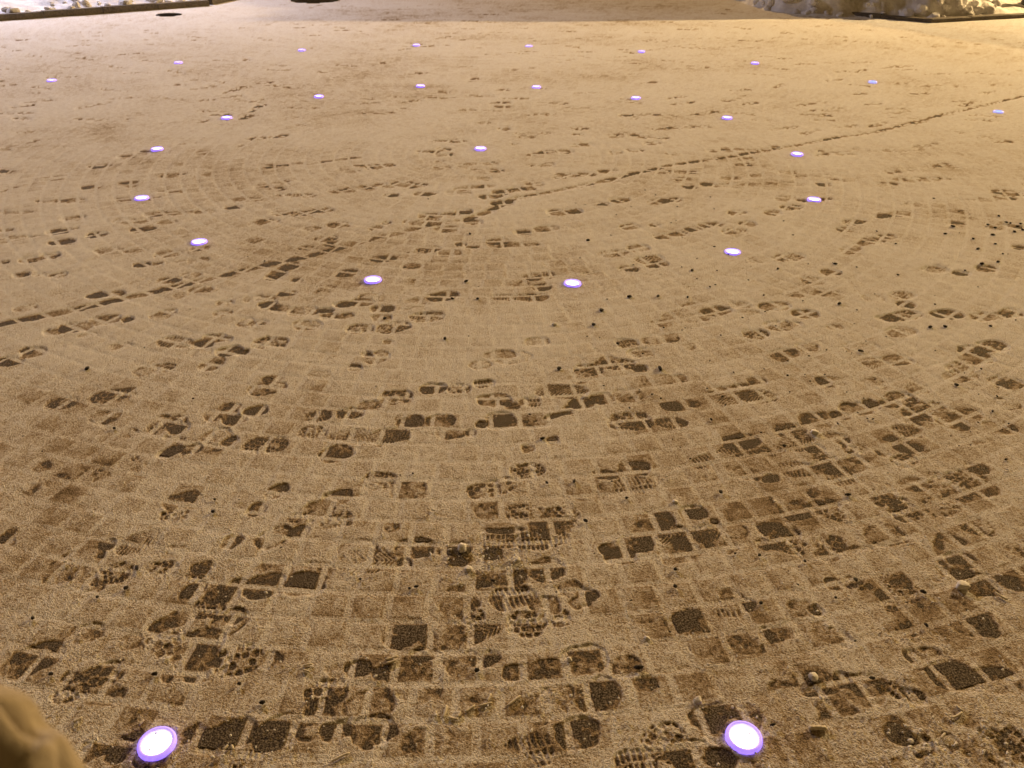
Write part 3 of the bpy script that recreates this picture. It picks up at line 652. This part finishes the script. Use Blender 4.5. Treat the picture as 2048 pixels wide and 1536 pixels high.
# ------------------------------------------------------------------ banks of cleared snow
def lumpy(x, y, o=0):
    return 0.5 * noise(x, y, 1.7, o) + 0.32 * np.abs(noise(x, y, 4.1, o + 1)) + 0.22 * np.abs(noise(x, y, 9.3, o + 2)) + 0.1 * noise(x, y, 21, o + 3)
def bank(label, poly_fn, x0, x1, y0, y1, step, hfun, nlump, o, xl=99):
    e = empty("snow_bank", ((x0 + x1) / 2, (y0 + y1) / 2, 0)); tag(e, label, "snow bank")
    cx, cy = e.location.x, e.location.y
    xs, ys = np.arange(x0, x1, step), np.arange(y0, y1, step)
    gx, gy = np.meshgrid(xs, ys, indexing='ij')
    gx = gx + step * 0.35 * noise(gx, gy, 13, 5); gy = gy + step * 0.35 * noise(gx, gy, 13, 6)
    d = poly_fn(gx, gy)                       # metres inside the bank's edge
    z = np.where(d > -0.02, hfun(gx, gy, d), -0.03)
    nx, ny = gx.shape
    vs = np.stack([gx - cx, gy - cy, z], -1).reshape(-1, 3).tolist()
    fs = []
    for i in range(nx - 1):
        for j in range(ny - 1):
            if max(d[i, j], d[i + 1, j], d[i, j + 1], d[i + 1, j + 1]) > -0.02:
                fs.append((i * ny + j, (i + 1) * ny + j, (i + 1) * ny + j + 1, i * ny + j + 1))
    meshobj("bank_mass", vs, fs, DRIFT, e, True)
    lr = random.Random(o)
    protos = []
    for k in range(6):
        bm = bmesh.new(); bmesh.ops.create_icosphere(bm, subdivisions=2, radius=1)
        ax = [Vector((lr.gauss(0, 1), lr.gauss(0, 1), lr.gauss(0, 1))).normalized() for _ in range(9)]
        for v in bm.verts:
            c = min(1.0, min((0.72 + 0.25 * ((i * 37 % 10) / 10)) / max(1e-3, v.co.dot(a)) if v.co.dot(a) > 0 else 9 for i, a in enumerate(ax)))
            v.co *= c * (1 + 0.06 * lr.gauss(0, 1))
        m = bpy.data.meshes.new("snow_lump"); bm.to_mesh(m); bm.free(); m.materials.append(DRIFT); protos.append(m)
    made = 0; tries = 0
    while made < nlump and tries < 20000:
        tries += 1
        px, py = lr.uniform(x0, x1), lr.uniform(y0, y1)
        dd = float(poly_fn(np.array(px), np.array(py)))
        if dd < 0.0 or px > xl or lr.random() > math.exp(-dd / 0.45): continue
        s = lr.uniform(0.03, 0.07) * (1.8 if lr.random() < 0.22 else 1)
        zz = float(hfun(np.array(px), np.array(py), np.array(dd)))
        ob = link(bpy.data.objects.new("snow_lump", lr.choice(protos)), e)
        ob.location = (px - cx, py - cy, zz + s * 0.15); ob.scale = (s * lr.uniform(.8, 1.4), s * lr.uniform(.8, 1.3), s * lr.uniform(.65, 1.0))
        ob.rotation_euler = (lr.uniform(-.6, .6), lr.uniform(-.6, .6), lr.uniform(0, 6)); made += 1
    return e
# right bank: behind the two right kerbs, its left end spilling past them
BR = [at(1528, 22), at(1565, 27), at(1640, 34), at(1720, 36), at(1862, 44), KR2, KR3]
BRL = Vector((BR[0].x + 0.1, BR[0].y + 7, 0))
def right_in(x, y):
    px = [p.x for p in BR]; py = [p.y + 0.10 for p in BR]
    front = y - np.interp(x, px, py)
    left = (x - np.interp(y, [BR[0].y, BR[0].y + 1.2, BRL.y], [BR[0].x, BR[0].x - 0.1, BR[0].x - 2.6]))  # unseen left edge swings out to shade the ground beside the bank
    return np.minimum(front, left) + 0.07 * noise(x, y, 3.3, 9)
def right_h(x, y, d):
    rise = 2.8 * sm(0.05, 2.3, d) + 0.05 * sm(0, 0.12, d)  # height out of view is raised to throw the long shadow leftwards
    flat = sm(6.3, 7.6, x) * sm(15.6, 14.4, y)                 # smooth low apron by the right-hand kerb
    z = rise * (1 - 0.75 * flat) + (lumpy(x, y, 2) * 0.30 + 0.06 + 0.07 * np.abs(noise(x, y, 14, 12))) * sm(0, 0.25, d) * (1 - 0.8 * flat)
    return np.maximum(z, 0.012)
bank("lumpy bank of cleared snow in the upper right corner", right_in, BR[0].x - 2.7, KR3.x, BR[4].y - 0.1, BR[0].y + 7, 0.04, right_h, 290, 31, KR2.x - 0.2)
def left_in(x, y):
    nrm = Vector((-dl.y, dl.x)); d1 = (x - KL0.x) * nrm.x + (y - KL0.y) * nrm.y - 0.125
    e2 = (KLc - KL1).normalized(); n2 = Vector((-e2.y, e2.x)); d2 = (x - KL1.x) * n2.x + (y - KL1.y) * n2.y - 0.125
    return np.minimum(d1, d2)
def left_h(x, y, d):
    return np.maximum(0.01, 0.062 + 0.10 * sm(0, 1.0, d) + (lumpy(x, y, 6) * 0.11) * sm(0, 0.3, d))
bank("mottled white snow lying in the kerbed bed in the upper left corner", left_in, KLm.x, KLc.x, KLm.y, KLc.y, 0.06, left_h, 150, 47)

# ------------------------------------------------------------------ black bollard by the right edge
p = at(2050, 17, 0.05)
e = empty("bollard", (p.x, p.y, 0)); tag(e, "black bollard standing in the snow at the upper right edge", "bollard")
v, f = lathe([(0.052, 0.0), (0.05, 0.80), (0.049, 0.86)], 24); meshobj("shaft", v, f, BLACK, e, True)
v, f = lathe([(0.062, 0.86), (0.065, 0.90), (0.045, 0.95), (0.001, 0.965)], 24); meshobj("cap", v, f, BLACK, e, True)
v, f = lathe([(0.085, 0.0), (0.085, 0.15), (0.075, 0.17), (0.052, 0.175)], 24); meshobj("foot", v, f, BLACK, e, True)

# ------------------------------------------------------------------ small things lying on the snow
def clod(px, size, label):
    p = at(*px); bm = bmesh.new(); bmesh.ops.create_icosphere(bm, subdivisions=3, radius=1)
    q = random.Random(hash(px) % 999)
    ax = [(Vector((q.gauss(0, 1), q.gauss(0, 1), q.gauss(0, 1))).normalized(), q.uniform(.55, .9)) for _ in range(10)]
    for vtx in bm.verts:
        n = vtx.co.normalized(); r = min([1.0] + [k / n.dot(a) for a, k in ax if n.dot(a) > 0.05])
        vtx.co = n * r * size * (1 + 0.05 * q.gauss(0, 1)); vtx.co.z *= 0.7
    o = bmobj("snow_clod", bm, CRUMB); o.location = (p.x, p.y, 0.0015 + size * 0.36)
    return tag(o, label, "snow clod", "loose clods on the snow")
clod((924, 1099), 0.017, "pale snow clod lying in a dark print, lower centre")
clod((1395, 1402), 0.011, "small rounded snow clod up and left of the right foreground light")
clod((1626, 1357), 0.012, "snow clod inside the print up and right of the right foreground light")
clod((1109, 652), 0.012, "snow clod below the nearest pair of inner-ring lights")
clod((1350, 1006), 0.009, "tiny white clod right of the double square print")
clod((1036, 1123), 0.010, "snow clod below the long barred print, lower centre")
clod((936, 1141), 0.012, "crumbly clod below the pale clod in the dark print")
clod((1294, 1278), 0.008, "tiny clod above the squarish print, lower centre right")
clod((1139, 1322), 0.008, "tiny clod at the left side of the squarish dark print")
clod((1922, 1175), 0.020, "flat pinkish snow clod by the right edge")
clod((1628, 868), 0.015, "white clod between two prints on the right")
def stick(px1, px2, rad_, label, name="straw", mat=STRAW, cat="straw", ridged=False):
    a, b = at(*px1, 0.0055), at(*px2, 0.0055); bm = bmesh.new(); n = 9; rings = []
    d = (b - a); L = d.length; d.normalize(); s = Vector((-d.y, d.x, 0)); u = Vector((0, 0, 1))
    q = random.Random(int(px1[0]))
    bend = q.uniform(-.06, .06) * L
    for i in range(n):
        t = i / (n - 1); c = d * (L * t) + s * bend * math.sin(t * 3.14)
        rr_ = rad_ * (0.55 if i in (0, n - 1) else 1) * ((1.15 if i % 2 else 0.85) if ridged else q.uniform(.85, 1.1))
        rings.append([bm.verts.new(c + (s * math.cos(k * math.pi / 3) + u * math.sin(k * math.pi / 3) * .8) * rr_) for k in range(6)])
    for i in range(n - 1):
        for k in range(6):
            bm.faces.new((rings[i][k], rings[i][(k + 1) % 6], rings[i + 1][(k + 1) % 6], rings[i + 1][k]))
    bm.faces.new(rings[0][::-1]); bm.faces.new(rings[-1])
    o = bmobj(name, bm, mat); o.location = a
    return tag(o, label, cat, "bits of straw on the snow" if cat == "straw" else None)
stick((1617, 1456), (1654, 1457), 0.0065, "pale ridged stub lying right of the right foreground light", "ridged_stub", STRAW, "stub", True)
for (a, b, t) in (((868, 1433), (873, 1422), "leftmost straw bit of the fan-shaped cluster, lower centre"),
                  ((886, 1436), (893, 1410), "second straw bit from the left in the fan-shaped cluster"),
                  ((897, 1434), (916, 1438), "straw bit lying flat at the foot of the fan-shaped cluster"),
                  ((915, 1434), (921, 1424), "short upright straw bit in the fan-shaped cluster"),
                  ((929, 1424), (950, 1410), "straw bit slanting right of the fan-shaped cluster"),
                  ((957, 1412), (985, 1405), "long straw bit farther right of the fan-shaped cluster"),
                  ((975, 1402), (982, 1388), "steep straw bit joining the long one, lower centre"),
                  ((1014, 1412), (1041, 1391), "lone slanting straw bit right of the cluster, lower centre"),
                  ((770, 1319), (796, 1312), "straw bit left of the broken dark print, lower centre"),
                  ((772, 1326), (793, 1320), "lower of two parallel straw bits, lower centre"),
                  ((607, 1331), (625, 1328), "upper of two straw bits left of centre in the foreground"),
                  ((606, 1340), (620, 1344), "lower of two straw bits left of centre in the foreground"),
                  ((146, 1444), (164, 1434), "pale chip of straw up and left of the left foreground light"),
                  ((278, 1450), (288, 1440), "straw bit just above the left foreground light"),
                  ((1912, 1410), (1926, 1422), "upper arm of the V-shaped straw pair in the right foreground"),
                  ((1902, 1436), (1924, 1424), "lower arm of the V-shaped straw pair in the right foreground"),
                  ((1961, 1446), (1965, 1459), "short straw bit below the V-shaped pair, right foreground"),
                  ((1882, 1477), (1890, 1466), "small straw bit left of the V-shaped pair, right foreground"),
                  ((1990, 1184), (2016, 1199), "long yellowish straw by the right edge, lower right"),
                  ((664, 1522), (700, 1505), "long straw lying by the bottom edge left of centre"),
                  ((447, 1499), (456, 1490), "straw bit on the dark bare setts right of the left foreground light"),
                  ((463, 1490), (467, 1499), "second straw bit on the dark bare setts right of the left foreground light")):
    stick(a, b, 0.0032, t)
# crumbs of snow and specks of grit too many to count
def scatter(name, pts, mat, label, cat, smin, smax, flat, seed):
    q = random.Random(seed); vs, fs = [], []
    ico = [(0, 0, 1), (.89, 0, .45), (.28, .85, .45), (-.72, .53, .45), (-.72, -.53, .45), (.28, -.85, .45), (.72, .53, -.45), (-.28, .85, -.45), (-.89, 0, -.45), (-.28, -.85, -.45), (.72, -.53, -.45), (0, 0, -1)]
    icf = [(0, 1, 2), (0, 2, 3), (0, 3, 4), (0, 4, 5), (0, 5, 1), (1, 6, 2), (2, 7, 3), (3, 8, 4), (4, 9, 5), (5, 10, 1), (6, 7, 2), (7, 8, 3), (8, 9, 4), (9, 10, 5), (10, 6, 1), (11, 7, 6), (11, 8, 7), (11, 9, 8), (11, 10, 9), (11, 6, 10)]
    for (x, y, sc) in pts:
        s = q.uniform(smin, smax) * sc; k0 = len(vs); a = q.uniform(0, 6); st = q.uniform(.7, 1.7)
        for (i, j, k) in ico:
            w = q.uniform(.75, 1.15); i2, j2_ = i * st, j / st ** .5
            vs.append((x + s * w * (i2 * math.cos(a) - j2_ * math.sin(a)), y + s * w * (i2 * math.sin(a) + j2_ * math.cos(a)), 0.0065 + s * flat * (0.35 + k * w)))
        fs += [tuple(k0 + t_ for t_ in f_) for f_ in icf]
    return tag(meshobj(name, vs, fs, mat), label, cat, kind="stuff")
grit_px = [(1094,969),(1148,966),(1253,999),(1171,1045),(833,1177),(954,1344),(1277,1339),(1350,1176),(1422,842),(1518,1114),(1609,1126),(1441,987),(1695,993),(2011,922),(275,1140),(427,1027),(253,1180),(310,1352),(480,1371),
 (526,1409),(103,1352),(67,1240),(1350,1142),(1521,1210),(1710,1163),(1851,1254),(1845,1187),(1743,1360),(1187,652),(1203,623),(1316,595),(1375,597),(1259,596),(1118,740),(1568,895),(1176,483),(1384,543),(1555,540),(1670,530),
 (1678,610),(1860,657),(1889,656),(1912,773),(1995,526),(1963,530),(1946,480),(770,640),(890,680),(905,600),(932,565),(955,600),(1085,880),(1235,690),(1320,740),(1720,705),(1980,655),(230,860),(175,740),(940,470),(1890,470),(1905,455),(1997,434),(2012,447),(1990,458),(1975,452),(1985,472),
 (2028,466),(2034,455),(2040,450),(2020,449),(2044,462),(1990,490),(1955,500),(2005,510)]
pts = [(at(*p).x, at(*p).y, 1.0 + (p[1] < 800) * 0.3) for p in grit_px]
q = random.Random(3)
for i in range(170):
    p = at(q.uniform(1150, 2048), q.uniform(380, 900)) if i < 110 else at(q.uniform(0, 2048), q.uniform(300, 1500))
    pts.append((p.x, p.y, q.uniform(.35, .75)))
scatter("grit", pts, GRIT, "dark specks of grit strewn over the snow", "grit", 0.0055, 0.0085, 0.6, 1)
pts = []
for i in range(900):
    p = at(q.uniform(-100, 2150), 1560 - 620 * q.random() ** 1.5); pts.append((p.x, p.y, q.uniform(.4, 1.0)))
for i in range(160):
    p = at(q.gauss(1000, 60), q.gauss(1115, 25)) if i % 2 else at(q.gauss(1900, 90), q.gauss(1480, 40)); pts.append((p.x, p.y, q.uniform(.5, 1.2)))
scatter("snow_crumbs", pts, CRUMB, "fine loose crumbs of snow in the foreground", "snow crumbs", 0.0022, 0.0055, 0.6, 2)

# ------------------------------------------------------------------ the photographer's sleeve, close to the lens
def near_pt(px, py, dist):
    return Vector((0, 0, CAM_H)) + ray(px, py).normalized() * dist
axis = [near_pt(-620, 1358, .36), near_pt(-455, 1480, .36), near_pt(-290, 1603, .36), near_pt(-125, 1725, .36), near_pt(40, 1848, .36), near_pt(205, 1970, .36)]
nseg, nring = 60, 144
vs, fs = [], []
for i in range(nseg + 1):
    t = i / nseg * (len(axis) - 1); k = min(int(t), len(axis) - 2)
    c = axis[k].lerp(axis[k + 1], t - k)
    d = (axis[min(k + 1, len(axis) - 1)] - axis[k]).normalized()
    nrm = (Vector((0, 0, CAM_H)) - c); nrm = (nrm - d * nrm.dot(d)).normalized(); side = d.cross(nrm).normalized()
    if side.z < 0: side = -side
    for j in range(nring):
        a = 2 * math.pi * j / nring
        s_ = i / nseg
        g1, g2 = 0.50 + 0.05 * math.sin(s_ * 9), 0.93 + 0.10 * math.sin(s_ * 8 + 1)
        wr = lambda q_: (q_ + math.pi) % (2 * math.pi) - math.pi
        slot = 0.5 + 0.5 * math.sin(s_ * 26 + 1.2)
        fold = -0.020 * slot * math.exp(-(wr(a - g1) / 0.085) ** 2) + 0.0012 * math.sin(23 * a + 9 * s_) + 0.0015 * math.sin(40 * s_ + 3 * a)
        fold -= 0.026 * (1 / (1 + math.exp(-(a - g2) * 28))) * (1 if a < 2.0 else math.exp(-(a - 2.0) * 4))      # hollowed like an open cuff so that this side falls dark
        fold += 0.005 / (1 + math.exp((s_ - 0.635) * 90))
        r_ = 0.043 + fold
        vs.append(tuple(c + (side * math.cos(a) + nrm * math.sin(a)) * r_))
for i in range(nseg):
    for j in range(nring):
        j2_ = (j + 1) % nring
        fs.append((i * nring + j, i * nring + j2_, (i + 1) * nring + j2_, (i + 1) * nring + j))
fs.append(tuple(range(nring))[::-1]); fs.append(tuple(nseg * nring + j for j in range(nring)))
sl = meshobj("coat_sleeve", vs, fs, CLOTH, None, True)
tag(sl, "blurred beige woollen sleeve in the lower left corner, close to the lens", "sleeve")

# ------------------------------------------------------------------ the street lamps that light the square (beyond the frame)
def street_lamp(loc, h, col, glass, power, label, aim, cone=165):
    e = empty("street_lamp", loc); tag(e, label, "street lamp", "street lamps round the square")
    v, f = lathe([(0.16, 0), (0.16, 0.5), (0.09, 0.6), (0.075, 1.0), (0.05, h - 0.1), (0.03, h)], 20); meshobj("pole", v, f, BLACK, e, True)
    v, f = lathe([(0.001, h + 0.42), (0.12, h + 0.40), (0.30, h + 0.28), (0.32, h + 0.24), (0.001, h + 0.235)], 28); meshobj("hood", v, f, BLACK, e, True)
    v, f = lathe([(0.24, h + 0.23), (0.16, h + 0.02), (0.03, h)], 28); meshobj("lamp_glass", v, f, glass, e, True)
    ld = bpy.data.lights.new("lamp_light", 'SPOT'); ld.energy = power; ld.color = col; ld.shadow_soft_size = 0.16
    ld.spot_size = math.radians(cone); ld.spot_blend = 0.6 if cone > 120 else 1.0
    lo = link(bpy.data.objects.new("lamp_light", ld), e); lo.location = (0, 0, h - 0.12)
    dirv = Vector(aim) - Vector((loc[0], loc[1], h)); lo.rotation_euler = dirv.to_track_quat('-Z', 'Y').to_euler()
street_lamp((18.0, 19.0, 0), 7.0, WARM, LAMP_W, POWER_RIGHT, "yellow street lamp standing beyond the right snow bank", (5, 9, 0))
street_lamp((-10.0, 16.0, 0), 5.6, COOL, LAMP_C, POWER_LEFT, "cool white street lamp standing beyond the left bed", (-3.4, 8.0, 0), 110)
street_lamp((-4.0, 58.0, 0), 22.0, AMBER, LAMP_W, POWER_BACK, "tall floodlight mast far beyond the square", (0, 8, 0))
